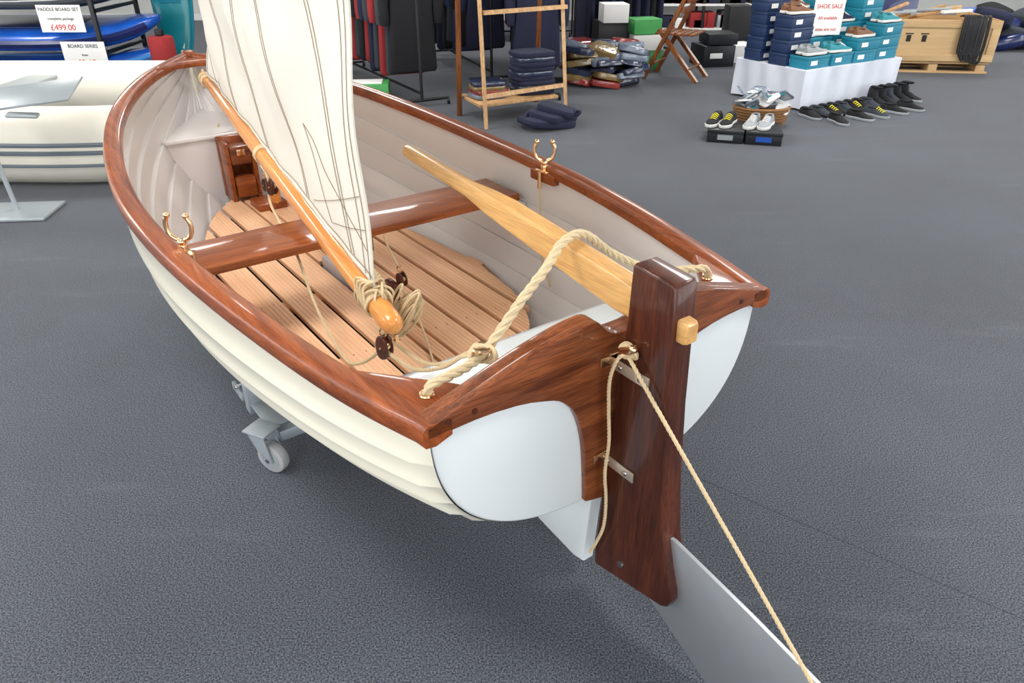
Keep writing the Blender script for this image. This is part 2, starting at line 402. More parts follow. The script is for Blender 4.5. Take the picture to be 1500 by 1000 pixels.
for sg in (1,-1):
    V=[];F=[];N=90;m_=len(secp)
    for i in range(N+1):
        s=-.018+(3.268+.018)*i/N
        ds=.01; x0,x1=max(-.016,s-ds),min(3.268,s+ds)
        dw=(hw(x1)-hw(x0))/(x1-x0); t=Vector((1,dw)).normalized(); nx,ny=-t.y,t.x
        for (o,z) in secp:
            y=max(0,hw(max(0,s))+o*ny); V.append((s+o*nx*.9,sg*y,sz(s)+z))
    for i in range(N):
        for k in range(m_): F.append([i*m_+k,i*m_+(k+1)%m_,(i+1)*m_+(k+1)%m_,(i+1)*m_+k])
    F.append(list(range(m_)));F.append([N*m_+k for k in range(m_)])
    b.add(V,F,MAH,True)
    q=[(.03,sg*.475),(.03,sg*.34),(.09,sg*.385),(.16,sg*.445),(.26,sg*.53),(.40,sg*.575),(.30,sg*.58),(.15,sg*.54)]
    b.prism(q,sz(.1)-.012,sz(.1)+.015,MAH,'xy',bev=.004)
b.prism([(3.27,.02),(3.05,.21),(2.98,.225),(3.10,.10),(3.12,0),(3.10,-.10),(2.98,-.225),(3.05,-.21),(3.27,-.02)],.93,.962,MAH,'xy',bev=.005)
b.box((3.262,0,.955),(.05,.06,.075),MAH,bev=.01)
b.obj(BOAT,angle=35)
b=B('keel_skeg')
pr=[(.03,.36),(.05,.06),(.09,.05),(.3,.07),(1.0,.14),(1.7,.155),(2.4,.185),(2.9,.30),(3.0,.36)]
back=[(s,kz(s)+.02) for s in (2.9,2.5,2.0,1.6,1.2,.8,.4)]
b.prism(pr+back,-.02,.02,WHITEG,'xz',bev=.006)
sp=[(KX[i]+.012,KZ[i]) for i in range(7,14)]
b.tube([(x,0,z) for x,z in sp],.014,CREAM,8)
b.obj(BOAT)
b=B('bow_locker')
S0=2.8; zt=.66
V=[];F=[]
sts=[S0+(3.2-S0)*i/8 for i in range(9)]
for s in sts:
    y=yat(s,zt+(s-S0)*.1); V+=[(s,y,zt+(s-S0)*.1),(s,0,zt+.008+(s-S0)*.1),(s,-y,zt+(s-S0)*.1)]
for i in range(8): F+=[[i*3,i*3+1,i*3+4,i*3+3],[i*3+1,i*3+2,i*3+5,i*3+4]]
b.add(V,F,GREY,False)
zz=[.25+(zt-.25)*i/10 for i in range(11)]
o=[(yat(S0,z),z) for z in zz]+[(-yat(S0,z),z) for z in zz[::-1]]
b.prism(o,S0-.004,S0+.01,GREY,'yz'); b.box((S0-.002,0,zt-.004),(.03,yat(S0,zt)*1.95,.02),GREY,bev=.006)
b.obj(BOAT)
# floorboards
b=B('floorboards')
def smin(y): return interp(abs(y),[0,.26,.34,.41,.46,.49],[.72,.72,.77,.90,1.05,1.3])
def smax(y): return interp(abs(y),[.0,.05,.10,.22,.32,.38,.45,.49],[2.72,2.72,2.66,2.5,2.28,2.1,1.8,1.4])
ZF=.362
def slat(y0,wd,sg,a_=None,c_=None):
    ng=max(4,int(wd/.0138)); prof=[]
    for k in range(ng):
        a=y0+wd*k/ng; g=wd/ng
        prof+=[(a+g*.08,-.0015),(a+g*.16,0),(a+g*.94,0),(a+g*1.0,-.0015)]
    prof=[(y0,-.006)]+prof+[(y0+wd,-.006),(y0+wd,-.018),(y0,-.018)]
    V=[];n_=len(prof);NSG=6
    for j in range(NSG+1):
        for (y,z) in prof:
            a=smin(y) if a_ is None else a_;c=smax(y) if c_ is None else c_; V.append((a+(c-a)*j/NSG,sg*y,ZF+z))
    F=[]
    for j in range(NSG):
        for k in range(n_): F.append([j*n_+k,j*n_+(k+1)%n_,(j+1)*n_+(k+1)%n_,(j+1)*n_+k])
    F+= [list(range(n_)),[NSG*n_+k for k in range(n_)]]
    b.add(V,F,CEDAR,False)
for sg in (1,-1):
    y0=.038
    for wd in (.109,.109,.109,.096):
        slat(y0,wd,sg)
        for s in (.95,1.45,2.0):
            if smax(y0+wd)>s+.05 and smin(y0+wd)<s:
                for q in (.3,.7): b.cyl((s,sg*(y0+wd*q),ZF-.001),(s,sg*(y0+wd*q),ZF+.0008),.0026,BRASS,n=10)
        y0+=wd+.0165
slat(-.027,.054,1,.72,1.04); slat(-.027,.054,1,1.72,2.70)
for s in (.95,1.45,2.0): b.box((s,0,ZF-.0295),(.07,.90 if s<1.9 else .66,.022),CEDAR)
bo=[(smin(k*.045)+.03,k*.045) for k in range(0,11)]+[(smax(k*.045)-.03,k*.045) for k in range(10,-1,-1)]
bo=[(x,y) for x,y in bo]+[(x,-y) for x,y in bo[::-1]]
b.prism(bo,ZF-.075,ZF-.065,GAPSHADE,'xy')  # added dark sheet, paints the shade seen through the slits
b.obj(BOAT)
b=B('daggerboard_case'); b.box((1.38,0,.325),(.62,.058,.15),GREYD,bev=.012); b.box((1.38,0,.402),(.4,.022,.006),BLACK)
b.box((1.12,0,.45),(.07,.03,.09),MAHZ,bev=.01)
b.obj(BOAT)
# thwart
b=B('rowing_thwart'); yb=.655
b.prism([(1.235,yb-.015),(1.475,yb-.01),(1.475,-yb+.01),(1.235,-yb+.015)],.622,.652,MAHY,'xy',bev=.005)
for sg in (1,-1):
    b.box((1.355,sg*(yb-.03),.605),(.3,.06,.03),GREY,bev=.01)
b.box((1.30,0,.585),(.05,.04,.075),MAHZ,bev=.008)
b.obj(BOAT)
b=B('mast_step')
b.box((2.765,0,.51),(.03,.15,.30),MAH,bev=.006)
for y in (.062,-.062): b.box((2.70,y,.50),(.11,.022,.30),MAH,bev=.005)
b.box((2.69,0,.585),(.09,.10,.09),MAHT,bev=.006)
b.box((2.67,0,.43),(.08,.095,.10),MAHY,bev=.006)
b.box((2.643,0,.60),(.006,.04,.03),BRASS,bev=.002)
b.box((2.5,-.05,.37),(.14,.14,.05),MAH,bev=.006)
b.obj(BOAT)
b=B('mast'); b.tube([(2.46,-.07,.38),(2.46,-.07,1.6),(2.44,-.07,2.5),(2.42,-.07,2.95)],[.03,.03,.026,.016],SPRUCE,20); b.obj(BOAT)
A=Vector((3.06,0,.90));E=Vector((.50,.30,.68)); ba=(E-A).normalized()
b=B('boom'); 
pts=[A-ba*.0,A+ba*.01,A+ba*.03,A+ba*1.2,E-ba*.05,E-ba*.02,E-ba*.006,E]
b.tube(pts,[.012,.02,.024,.031,.031,.028,.02,.008],SPRUCE,24)
b.box(tuple(E-ba*.035+Vector((0,0,-.036))),(.05,.008,.02),BRASS)
b.obj(BOAT,angle=60)
def bp(t,dy=0,dz=0):
    q=E-ba*t; return Vector((q.x,q.y+dy,q.z+dz))
# sail
b=B('sail')
Tk=Vector((2.96,.0,.925));Ck=Vector((.64,.285,.745))
Th=Vector((2.78,-.02,2.15));Pk=Vector((.90,.20,3.0))
NA,NB=110,90
side=Vector((ba.y,-ba.x,0)).normalized()
def sailp(a,t):
    lo_=Tk.lerp(Ck,a); hi=Th.lerp(Pk,a)
    p=lo_.lerp(hi,t)
    env=math.sin(math.pi*min(1,a))**.7
    d=-.05*env*min(1,t*4)
    d+=.014*math.sin(a*19+1.2*math.sin(t*5))*min(1,t*8+.15)*(.5+.5*math.sin(a*5+t*7))
    d+=.035*noise.noise(Vector((a*5,t*4,3)))*min(1,t*10)
    d+=.010*noise.noise(Vector((a*14,t*8,9)))
    return p+side*(-d)
V=[];F=[]
for i in range(NA+1):
    for j in range(NB+1): V.append(sailp(i/NA,(j/NB)**1.3))
for i in range(NA):
    for j in range(NB): F.append([i*(NB+1)+j,(i+1)*(NB+1)+j,(i+1)*(NB+1)+j+1,i*(NB+1)+j+1])
b.add(V,F,SAIL,True)
def seam(p0,p1,r=.0011,n=70,bow=0):
    for sg in (1,-1):
        P=[]
        for k in range(n+1):
            q=k/n; P.append(sailp(min(1,p0[0]+(p1[0]-p0[0])*q+bow*math.sin(math.pi*q)),max(0,p0[1]+(p1[1]-p0[1])*q))+side*.002*sg)
        b.tube(P,r,STITCH,4)
for a0,a1 in ((.30,.18),(.52,.36),(.74,.55),(.93,.74)):
    for d in (0,.010): seam((a0+d,0.01),(a1+d,.9),bow=.02)
seam((.988,0),(.988,.95)); seam((.972,0),(.972,.95)); seam((0.012,0),(0.012,.95)); seam((0,.008),(1,.008))
for (p0,p1) in (((.80,.14),(.985,.035)),((.80,.14),(.86,.02)),((.86,.02),(.985,.06)),((.78,.02),(.985,.10)),((.0,.2),(.12,.0)),((.0,.13),(.09,.0))):
    seam(p0,p1,n=50)
for a in (0,1): b.tube([sailp(a,(k/60)) for k in range(61)],.003,SAIL,6)
b.tube([sailp(k/60,0) for k in range(61)],.005,SAIL,6)
b.obj(BOAT,angle=80)
b=B('yard'); b.tube([Th+Vector((.12,-.005,-.03)),Th.lerp(Pk,.5)+Vector((0,.0,.025)),Pk+Vector((-.1,0,.06))],[.018,.026,.018],SPRUCE,16); b.obj(BOAT)
# lashings, lines, blocks
b=B('running_rigging')
def wrap(t,turns,r=.036,rr=.004,step=.009,m=ROPE2):
    c0=E-ba*t; u=ba.orthogonal().normalized(); v=ba.cross(u)
    P=[c0-ba*(step*k/16)+(u*math.cos(2*math.pi*k/16)+v*math.sin(2*math.pi*k/16))*r for k in range(int(turns*16)+1)]
    b.tube(P,rr,m,8)
wrap(.12,5,.0345);wrap(.16,2,.037,step=.03);wrap(1.34,4,.034);wrap(2.44,4,.028);wrap(2.5,3,.027)
for k in range(4):
    q=bp(.13+.02*k); b.tube(catmull([q+Vector((0,-.03,.01)),q+Vector((.02,-.03,.06)),Ck+Vector((0,0,.01)),q+Vector((.02,.028,.05)),q+Vector((0,.035,.0))],6),.0035,ROPE2,6)
for k in range(8):
    c=bp(.13,R.uniform(-.02,.02),R.uniform(-.0,.035)); a=R.uniform(0,6)
    P=[c+Vector((math.cos(u)*.030*math.cos(a),math.cos(u)*.030*math.sin(a),math.sin(u)*.024)) for u in [i*math.pi/8 for i in range(17)]]
    b.tube(P,.0036,ROPE2,6)
for k in range(11):
    c=bp(.10+R.uniform(-.03,.05),-.065+R.uniform(-.015,.015),-.03+R.uniform(-.02,.02)); hgt=R.uniform(.05,.085);wd=R.uniform(.012,.024); a=R.uniform(-.5,.9)
    P=[c+Vector((math.cos(u)*wd*math.cos(a)-math.sin(u)*.03,math.cos(u)*wd*math.sin(a)-.02*math.sin(u),math.sin(u)*hgt*.8)) for u in [i*math.pi/10 for i in range(21)]]
    b.tube(P,.0038,ROPE2,6)
def block(c,rot=(0,0,0),s=1):
    M=Matrix.Translation(c)@Euler(rot).to_matrix().to_4x4()
    for y in (.012,-.012): b.sph((0,y*s,0),(.019*s,.007*s,.033*s),MAHZ,M=M,e=2.4)
    b.cyl((0,-.008*s,0),(0,.008*s,0),.015*s,BRASS,M=M); b.cyl((0,-.0205*s,0),(0,.0205*s,0),.0035*s,BRASS,M=M)
    b.tube([Vector((math.cos(u)*.01,0,.038+math.sin(u)*.012)) for u in [i*math.pi/6 for i in range(12)]],.0025,BRASS,6,closed=True,M=M)
block(bp(.05,0.02,-.075),(.2,.2,.5));block(bp(1.24,.01,-.08),(.1,0,.6));block((1.10,-.03,.50),(0,.2,.4),.85);block((2.4,-.02,.50),(0,0,.4),.9)
b.rope([bp(1.34,.02,-.03),bp(1.24,.02,-.04),bp(1.22,.03,-.14),(1.35,.245,.60),(1.12,.285,.50),(.92,.315,.462),(.78,.33,.455),(.68,.33,.50),(.60,.325,.56),bp(.06,.02,-.08)],.0052,ROPE2)
b.rope([bp(.06,.02,-.09),(.42,.30,.60),(.30,.285,.66),(.20,.29,.74),(.11,.30,.79)],.0055,ROPE2)
b.rope([bp(.10,.02,-.05),(.46,.27,.60),(.34,.26,.64),(.22,.27,.73),(.12,.305,.80)],.005,ROPE2)
b.rope([(1.25,-.05,.61),(1.2,-.04,.58),(1.11,-.03,.54)],.004,ROPE2)
b.rope([(1.10,-.03,.46),(1.0,-.02,.43),(.85,.02,.375),(.7,.08,.37)],.004,ROPE2)
b.rope([(2.42,-.03,.85),(2.40,-.02,.7),(2.40,-.02,.54)],.004,ROPE2)
b.rope([(2.9,0,.84),(2.86,-.05,.72),(2.86,-.1,.68),(2.93,-.12,.675),(2.96,-.02,.675),(2.88,.02,.68)],.006,ROPE)
b.rope([(3.03,.0,.93),(3.02,.02,.87),(3.06,.0,.84),(3.12,-.02,.92)],.006,ROPE)
b.obj(BOAT)
b=B('rope_traveller')
b.rope([(.12,-.43,.735),(.12,-.425,.79),(.135,-.38,.80),(.17,-.28,.81),(.19,-.15,.88),(.17,-.03,.968),(.15,.05,.972),(.12,.12,.94),(.10,.20,.895),(.10,.26,.835),(.10,.30,.80),(.09,.35,.79),(.08,.41,.79),(.08,.445,.783),(.08,.45,.74)],.0112,ROPE,sm=10)
c=Vector((.10,.30,.80))
for k in range(5):
    a=k*.5
    P=[c+Vector((math.cos(u)*.02*math.cos(a)+.006*(k-2),math.cos(u)*.02*math.sin(a)+.006*(k-2),math.sin(u)*.019)) for u in [i*math.pi/8 for i in range(17)]]
    b.tube(P,.005,ROPE2,6)
b.tube([c+Vector((math.cos(u)*.018,math.sin(u)*.02,.014)) for u in [i*math.pi/8 for i in range(16)]],.006,BRASS,8,closed=True)
for y in (.45,-.43): b.tube([Vector((.08 if y>0 else .12,y,sz(.1)+.017))+Vector((math.cos(u)*.013,math.sin(u)*.013,0)) for u in [i*math.pi/8 for i in range(16)]],.0035,BRASS,6,closed=True)
b.obj(BOAT)
b=B('rowlocks')
for sg,s in ((1,1.09),(-1,1.09)):
    y=sg*.645; z=sz(s)-.006
    b.box((s,y+sg*.01,z-.02),(.14,.045,.04),MAH,bev=.006)
    b.box((s,y,z+.002),(.07,.035,.006),BRASS,bev=.002)
    b.cyl((s,y,z),(s,y,z+.025),.012,BRASS,bev=.003)
    U=[(.028,.108),(.036,.092),(.037,.072),(.030,.052),(.015,.041),(0,.037),(-.015,.041),(-.030,.052),(-.037,.072),(-.036,.092),(-.028,.108)]
    ang=.8 if sg>0 else .9
    b.tube(catmull([(s+u*math.cos(ang),y+u*math.sin(ang),z+v) for u,v in U],4),[.0068]*41,BRASS,10)
    for u in (.028,-.028): b.sph((s+u*math.cos(ang),y+u*math.sin(ang),z+.110),.0092,BRASS)
    b.sph((s,y,z+.033),(.013,.013,.011),BRASS)
    b.cyl((s,y-sg*.02,z-.06),(s,y-sg*.02,z-.0),.008,BRASS)
    b.rope([(s,y-sg*.02,z-.05),(s-.02,y-sg*.03,.62),(s-.08,y-sg*.07,.50),(s-.2,y-sg*.12,.41)] if sg<0 else [(s,y-sg*.03,z-.05),(s-.01,y-sg*.04,.66)],.004,ROPE2)
b.obj(BOAT)
# rudder
RUD=empty('rudder_assembly'); RUD.parent=BOAT
b=B('rudder_stock')
ol=[(-.045,.985),(-.05,.992),(-.155,.985),(-.163,.975),(-.168,.85),(-.175,.7),(-.19,.52),(-.212,.36),(-.235,.28),(-.255,.225),(-.258,.20),(-.252,.178),(-.235,.165),(-.01,.112),(.0,.118),(.002,.16),(-.005,.3),(-.02,.5),(-.032,.7),(-.042,.86)]
ol=[(x-.006,z) for x,z in ol]
b.prism(ol,-.033,.033,MAHZ,'xz',bev=.006,seg=3)
b.cyl((-.10,.032,.185),(-.10,.036,.185),.010,STEEL,bev=.001); 
b.cyl((-.075,.03,.80),(-.075,.042,.80),.012,BRASS)
b.sph((-.075,.05,.805),(.028,.010,.010),BRASS,rot=(0,.5,0),e=3); b.obj(RUD)
b=B('rudder_blade')
b.prism([(-.05,.20),(-.12,.34),(-.23,.355),(-.45,.32),(-.80,.25),(-.84,.22),(-.84,.03),(-.80,.008),(-.40,.008),(-.17,.125)],-.005,.005,ALU,'xz',bev=.001)
b.obj(RUD)
b=B('rudder_fittings')
for z in (.742,.475):
    f=-.036 if z>.6 else -.02
    b.box((f-.035,.0355,z),(.12,.005,.028),NICKEL,bev=.002); b.box((f-.035,-.0355,z),(.12,.005,.028),NICKEL,bev=.002)
    for x in (-.01,-.07): b.sph((f+x,.039,z),(.006,.003,.006),STEEL)
    b.cyl((f+.022,0,z-.03),(f+.022,0,z+.03),.008,BRASS)
    b.box((f+.022,0,z),(.02,.07,.024),NICKEL,bev=.003)
    b.box((-.021,.03,z+.012),(.006,.09,.024),BRASS,bev=.002)
    b.box((-.021,0,z+.012),(.03,.035,.02),NICKEL,bev=.003)
b.obj(RUD)
b=B('tiller')
V=[];F=[];prof=[(.94,.992,.012,.012),(.935,.992,.017,.017),(.90,.990,.019,.019),(.6,.965,.022,.022),(.5,.957,.024,.026),(.42,.950,.025,.031),(.0,.899,.026,.040),(-.155,.885,.019,.026),(-.19,.883,.018,.024),(-.197,.882,.015,.020)]
for (s,z,a,c) in prof:
    e=2.2 if s>.55 else 9
    for k in range(32):
        t=2*math.pi*(k+.5)/32; q=2/e
        V.append((s,a*math.copysign(abs(math.cos(t))**q,math.cos(t)),z+c*math.copysign(abs(math.sin(t))**q,math.sin(t))))
n=len(prof)
for i in range(n-1):
    for k in range(32): F.append([i*32+k,i*32+(k+1)%32,(i+1)*32+(k+1)%32,(i+1)*32+k])
F.append(list(range(32)));F.append([(n-1)*32+k for k in range(32)])
b.add(V,F,OAK,True); b.obj(RUD,angle=30)
b=B('rudder_lines')
b.rope([(-.08,.05,.79),(-.2,.045,.68),(-.42,.02,.46),(-.62,.008,.275),(-.66,.007,.24)],.0048,ROPE2,sm=6)
b.rope([(-.08,.052,.80),(-.06,.062,.78),(-.045,.066,.72),(-.045,.062,.64),(-.05,.058,.55),(-.045,.058,.46),(-.05,.052,.37),(-.045,.048,.28),(-.02,.046,.2),(.0,.046,.15)],.0044,ROPE2,sm=8)
for k in range(4):
    b.tube([Vector((-.08+.004*k,.046,.80))+Vector((math.cos(u)*.018,.006*math.sin(u+k),math.sin(u)*.014)) for u in [i*math.pi/7 for i in range(15)]],.0042,ROPE2,6)
b.obj(RUD)
# ------------------------------------------------------------ trolley
TR=empty('launching_trolley',(CX,CY,0),(0,0,RZ))
b=B('trolley_frame')
for s in (1.05,2.2):
    b.box((s,0,.10),(.05,1.0 if s<2 else .7,.04),GALV,bev=.004)
for y in (.3,-.3): b.box((1.62,y,.085),(1.4,.04,.04),GALV,bev=.004)
for s,y in ((1.05,.40),(1.05,-.40),(2.2,.24),(2.2,-.24)):
    z1=.235 if s<2 else .25
    b.box((s+.0,y,(.12+z1)/2),(.045,.03,z1-.12),GALV,bev=.003)
    b.box((s+.0,y,z1),(.22,.05,.02),GALV,bev=.004,rot=(.45*(1 if y>0 else -1),0,0))
for y in (.5,-.5):
    sg=1 if y>0 else -1
    b.box((1.10,y,.155),(.16,.07,.008),GALV,bev=.002); b.box((1.20,y+.02*sg,.18),(.045,.045,.12),GALV,bev=.003)
    b.box((1.27,y+.01*sg,.20),(.10,.012,.05),GALV,bev=.002); b.box((1.27,y+.045*sg,.17),(.10,.012,.03),GALV,bev=.002); b.cyl((1.25,y-.01*sg,.2),(1.25,y+.06*sg,.2),.008,STEEL)
b.obj(TR)
for s,y in ((1.0,.54),(1.0,-.54),(2.2,.38),(2.2,-.38)):
    b=B('castor_wheel'); M=Matrix.Translation((s,y,0))@Matrix.Rotation(.5,4,'Z')
    b.box((0.03,0,.158),(.09,.08,.008),GALV,bev=.002,M=M)
    b.cyl((.03,0,.135),(.03,0,.158),.025,GALV,M=M)
    for q in (.026,-.026): b.prism([(-.02,.05),(.012,.045),(.065,.14),(.0,.145)],q-.003,q+.003,GALV,'xz',bev=.001,M=M)
    b.cyl((0,-.03,.055),(0,.03,.055),.008,STEEL,M=M)
    b.cyl((0,-.018,.055),(0,.018,.055),.055,WHEEL,M=M,n=32,bev=.008); b.cyl((0,-.02,.055),(0,.02,.055),.035,PLATE,M=M,n=24)
    b.obj(TR)
# ------------------------------------------------------------ inflatable
INF=empty('inflatable_boat',(0,0,0))
b=B('buoyancy_tube')
P=[(-5.6,5.03,.25),(-4.6,5.03,.25),(-3.6,5.01,.25),(-2.9,5.0,.25),(-2.5,5.06,.255)]
for k in range(1,8):
    a=-math.pi/2+math.pi*k/8; P.append((-2.5+.55*math.cos(a),5.9+.84*math.sin(a),.28))
P+=[(-2.5,6.74,.25),(-2.9,6.78,.25),(-3.6,6.78,.25),(-4.6,6.78,.25),(-5.6,6.78,.25)]
P=catmull(P,6); rr=[.25]*len(P); rr[0]=.08;rr[1]=.16;rr[2]=.21;rr[-1]=.08;rr[-2]=.16;rr[-3]=.21
b.tube(P,rr,PVC,32); b.obj(INF,angle=80)
b=B('inflatable_floor'); b.box((-3.9,5.9,.10),(3.2,1.4,.06),PVCG,bev=.01); b.box((-4.0,5.9,.40),(.25,1.5,.03),PLATE,bev=.008); b.obj(INF)
b=B('rubbing_strake')
T,_=frames(P)
for h,r in ((.06,.016),(.01,.016),(-.075,.012)):
    Q=[]
    for p,t in zip(P,T):
        n_=Vector((t.y,-t.x,0)).normalized(); rad=math.sqrt(.254**2-h*h); Q.append(p+n_*rad+Vector((0,0,h)))
    b.tube(Q[6:-6],r,PVCG,6)
b.obj(INF)
ST=empty('display_stand',(-2.98,4.36,0),(0,0,.1))
b=B('stand'); b.box((-.1,0,.012),(.5,.32,.02),PLATE,bev=.006); b.cyl((-.08,.02,.02),(-.14,.05,.66),.014,PLATE); 
b.box((.05,.12,.67),(.75,.30,.015),PLATE,rot=(.25,-.12,0),bev=.005); b.box((.16,-.04,.60),(.16,.08,.02),PLATE,bev=.006,rot=(0,.1,.2)); b.obj(ST)
# ------------------------------------------------------------ boards rack
BR=empty('board_rack')
def board(name,loc,rot,L,W,H,m,m2,par=None):
    b=B(name); V=[];F=[];N=28
    for i in range(N+1):
        u=i/N; x=(u-.5)*L; w_=W/2*max(.02,(1-abs(2*u-1)**2.6))**.6; rk=.14*abs(2*u-1)**4
        hh=H/2*(1-abs(2*u-1)**8*.7)
        for k in range(16):
            t=2*math.pi*k/16; V.append((x,w_*math.copysign(abs(math.cos(t))**.6,math.cos(t)),rk+hh*math.copysign(abs(math.sin(t))**.6,math.sin(t))))
    for i in range(N):
        for k in range(16): F.append([i*16+k,i*16+(k+1)%16,(i+1)*16+(k+1)%16,(i+1)*16+k])
    F+=[list(range(16)),[N*16+k for k in range(16)]]
    b.add(V,F,m,True)
    for off in (0,8):
        b.tube([Vector((V[i*16+off][0],V[i*16+off][1],V[i*16+off][2])) for i in range(1,N)],H*.2,m2,6)
    b.box((.0,0,H/2+.004),(L*.42,W*.5,.01),m2,bev=.003)
    return b.obj(par,loc,rot,angle=50)
SKY=mat('board_sky_blue',(70,140,210),.35,coat=.4,var=.3,vs=4)
board('paddleboard_low',(-4.85,8.1,.26),(0,0,.03),2.7,.86,.22,BLUEB,SKY,BR)
board('paddleboard_mid',(-4.85,8.1,.56),(.14,0,.0),2.6,.86,.20,BLUEB,BLUED,BR)
board('paddleboard_top',(-4.9,8.1,.90),(.12,0,.02),2.5,.80,.14,DARKB,GREYF,BR)
board('paddleboard',(-3.66,8.75,1.32),(0,-math.pi/2+.06,math.pi/2),2.6,.44,.10,TEAL,TEALBX)
board('paddleboard',(-3.0,9.0,1.32),(0,-math.pi/2+.06,math.pi/2),2.6,.62,.10,DARKB,BLUEB)
b=B('rack_frame')
for x in (-5.9,-4.0):
    for y in (7.68,8.6): b.box((x,y,.55),(.04,.04,1.1),BLACK,bev=.003)
    for z in (.14,.42,.80): b.box((x,8.14,z),(.04,.94,.03),BLACK)
b.obj(BR)
def card(name,loc,rotz,w_,h_,lines,tilt=0,par=None):
    e=empty(name,loc,(tilt,0,rotz)); b=B('card'); b.box((0,0,0),(w_,.004,h_),WHITEC); b.obj(e)
    if par: e.parent=par
    k=len(lines)
    for i,(t,sz_,m) in enumerate(lines):
        text(t,e,(0,-.0035,h_*(.5-(i+.5)/k)),(math.pi/2,0,0),sz_,m)
    return e
card('price_card',(-4.30,7.64,.74),0,.42,.24,[('PADDLE BOARD SET',.042,BLKT),('complete package',.035,BLKT),('£499.00',.075,REDT)],par=BR)
card('price_card',(-4.14,7.60,.42),0,.42,.24,[('BOARD SERIES',.045,BLKT),('from',.03,BLKT),('£240',.10,REDT)],par=BR)
card('price_card',(-5.2,7.64,.50),0,.2,.2,[('SALE',.05,REDT)],par=BR)
b=B('fuel_canister'); b.cyl((-3.42,7.7,0),(-3.42,7.7,.58),.12,REDF,bev=.03); b.cyl((-3.42,7.7,.58),(-3.42,7.7,.64),.04,BLACK,bev=.005); b.obj()
# ------------------------------------------------------------ garments
def garment(b,M,m,Lg=1.0,W=.23,trim=None):
    th=.035
    o=[(.06,.0),(W*.85,-.05),(W*.9,-.25),(W*.88,-.5),(W,-Lg+.03),(W*.9,-Lg)]
    b.prism(o+[(-x,z) for x,z in o[::-1]],-th,th,m,'xz',bev=.025,M=M,seg=3)
    for sg in (1,-1):
        b.tube(catmull([(sg*W*.75,0,-.06),(sg*W*1.02,0,-.2),(sg*W*1.12,.01,-.45),(sg*W*1.1,-.01,-.68)],4),[.05]*4+[.055]*4+[.048]*4+[.04],m,10,M=M)
    b.tube([(math.cos(u)*.065,math.sin(u)*.04,.0) for u in [i*math.pi/6 for i in range(12)]],.018,trim or m,8,closed=True,M=M)
    b.tube(catmull([(W*.8,0,-.03),(0,0,.03),(-W*.8,0,-.03)],5),.006,BLACK,6,M=M)
    b.tube([(0,0,.02),(0,0,.08),(.0,.015,.11)],.003,STEEL,5,M=M)
    if trim:
        b.box((.1,-.045,-.2),(.07,.004,.03),trim,M=M)
        b.tube([(-W*.9,-.036,-.55),(0,-.042,-.55),(W*.9,-.036,-.55)],.004,trim,5,M=M)
def rail(name,P0,P1,zt,cols,Ls,ft=.22):
    P0=Vector(P0);P1=Vector(P1); d=(P1-P0); n=d.normalized(); e=empty(name)
    b=B('rail_frame'); pr=Vector((-n.y,n.x,0))
    for p in (P0-n*.08,P1+n*.08):
        b.cyl((p.x,p.y,.06),(p.x,p.y,zt),.014,BLACK); q0=p+pr*ft;q1=p-pr*ft
        b.cyl((q0.x,q0.y,.06),(q1.x,q1.y,.06),.014,BLACK)
        for q in (q0,q1): b.cyl((q.x-.012,q.y,.03),(q.x+.012,q.y,.03),.03,BLACK,n=14)
    p,q=P0-n*.08,P1+n*.08
    b.cyl((p.x,p.y,zt),(q.x,q.y,zt),.014,STEEL); b.cyl((p.x,p.y,.12),(q.x,q.y,.12),.012,BLACK); b.obj(e)
    b=B('garments'); k=len(cols)
    for i,c in enumerate(cols):
        t=(i+.5)/k; p=P0+d*t
        ang=math.atan2(n.y,n.x)+math.pi/2+R.uniform(-.15,.15)
        M=Matrix.Translation((p.x,p.y,zt-.10))@Matrix.Rotation(ang,4,'Z')
        garment(b,M,c,Ls*R.uniform(.90,1.05),trim=R.choice([None,None,GREYF,REDF]))
    b.obj(e,angle=60)
rail('clothes_rail',(-.90,7.35,0),(-2.0,9.25,0),1.5,[BLACKF,GREYF,REDF,GREYF,NAVY,REDF,BLACKF,GREYF,REDF,NAVY,BLACKF,REDF,NAVY,REDF,NAVY,REDF],1.18,ft=.28)
rail('clothes_rail',(-.25,8.5,0),(-.9,10.2,0),1.5,[NAVY,BLACKF,ROYAL,GREYF,BLACKF,NAVY,BLACKF,BLACKF],1.18)
rail('clothes_rail',(.25,7.65,0),(.20,9.0,0),1.45,[NAVY,ROYAL,BLACKF,NAVY,NAVY,BLACKF,NAVY,NAVY],1.12)
rail('clothes_rail',(.85,10.0,0),(1.9,10.6,0),1.5,[NAVY,NAVY,ROYAL,NAVY,BLACKF,NAVY,NAVY,BLACKF,NAVY],1.2)
rail('clothes_rail',(-2.3,11.5,0),(.8,11.7,0),1.5,[BLACKF,NAVY,REDF,BLACKF]*5,1.25)
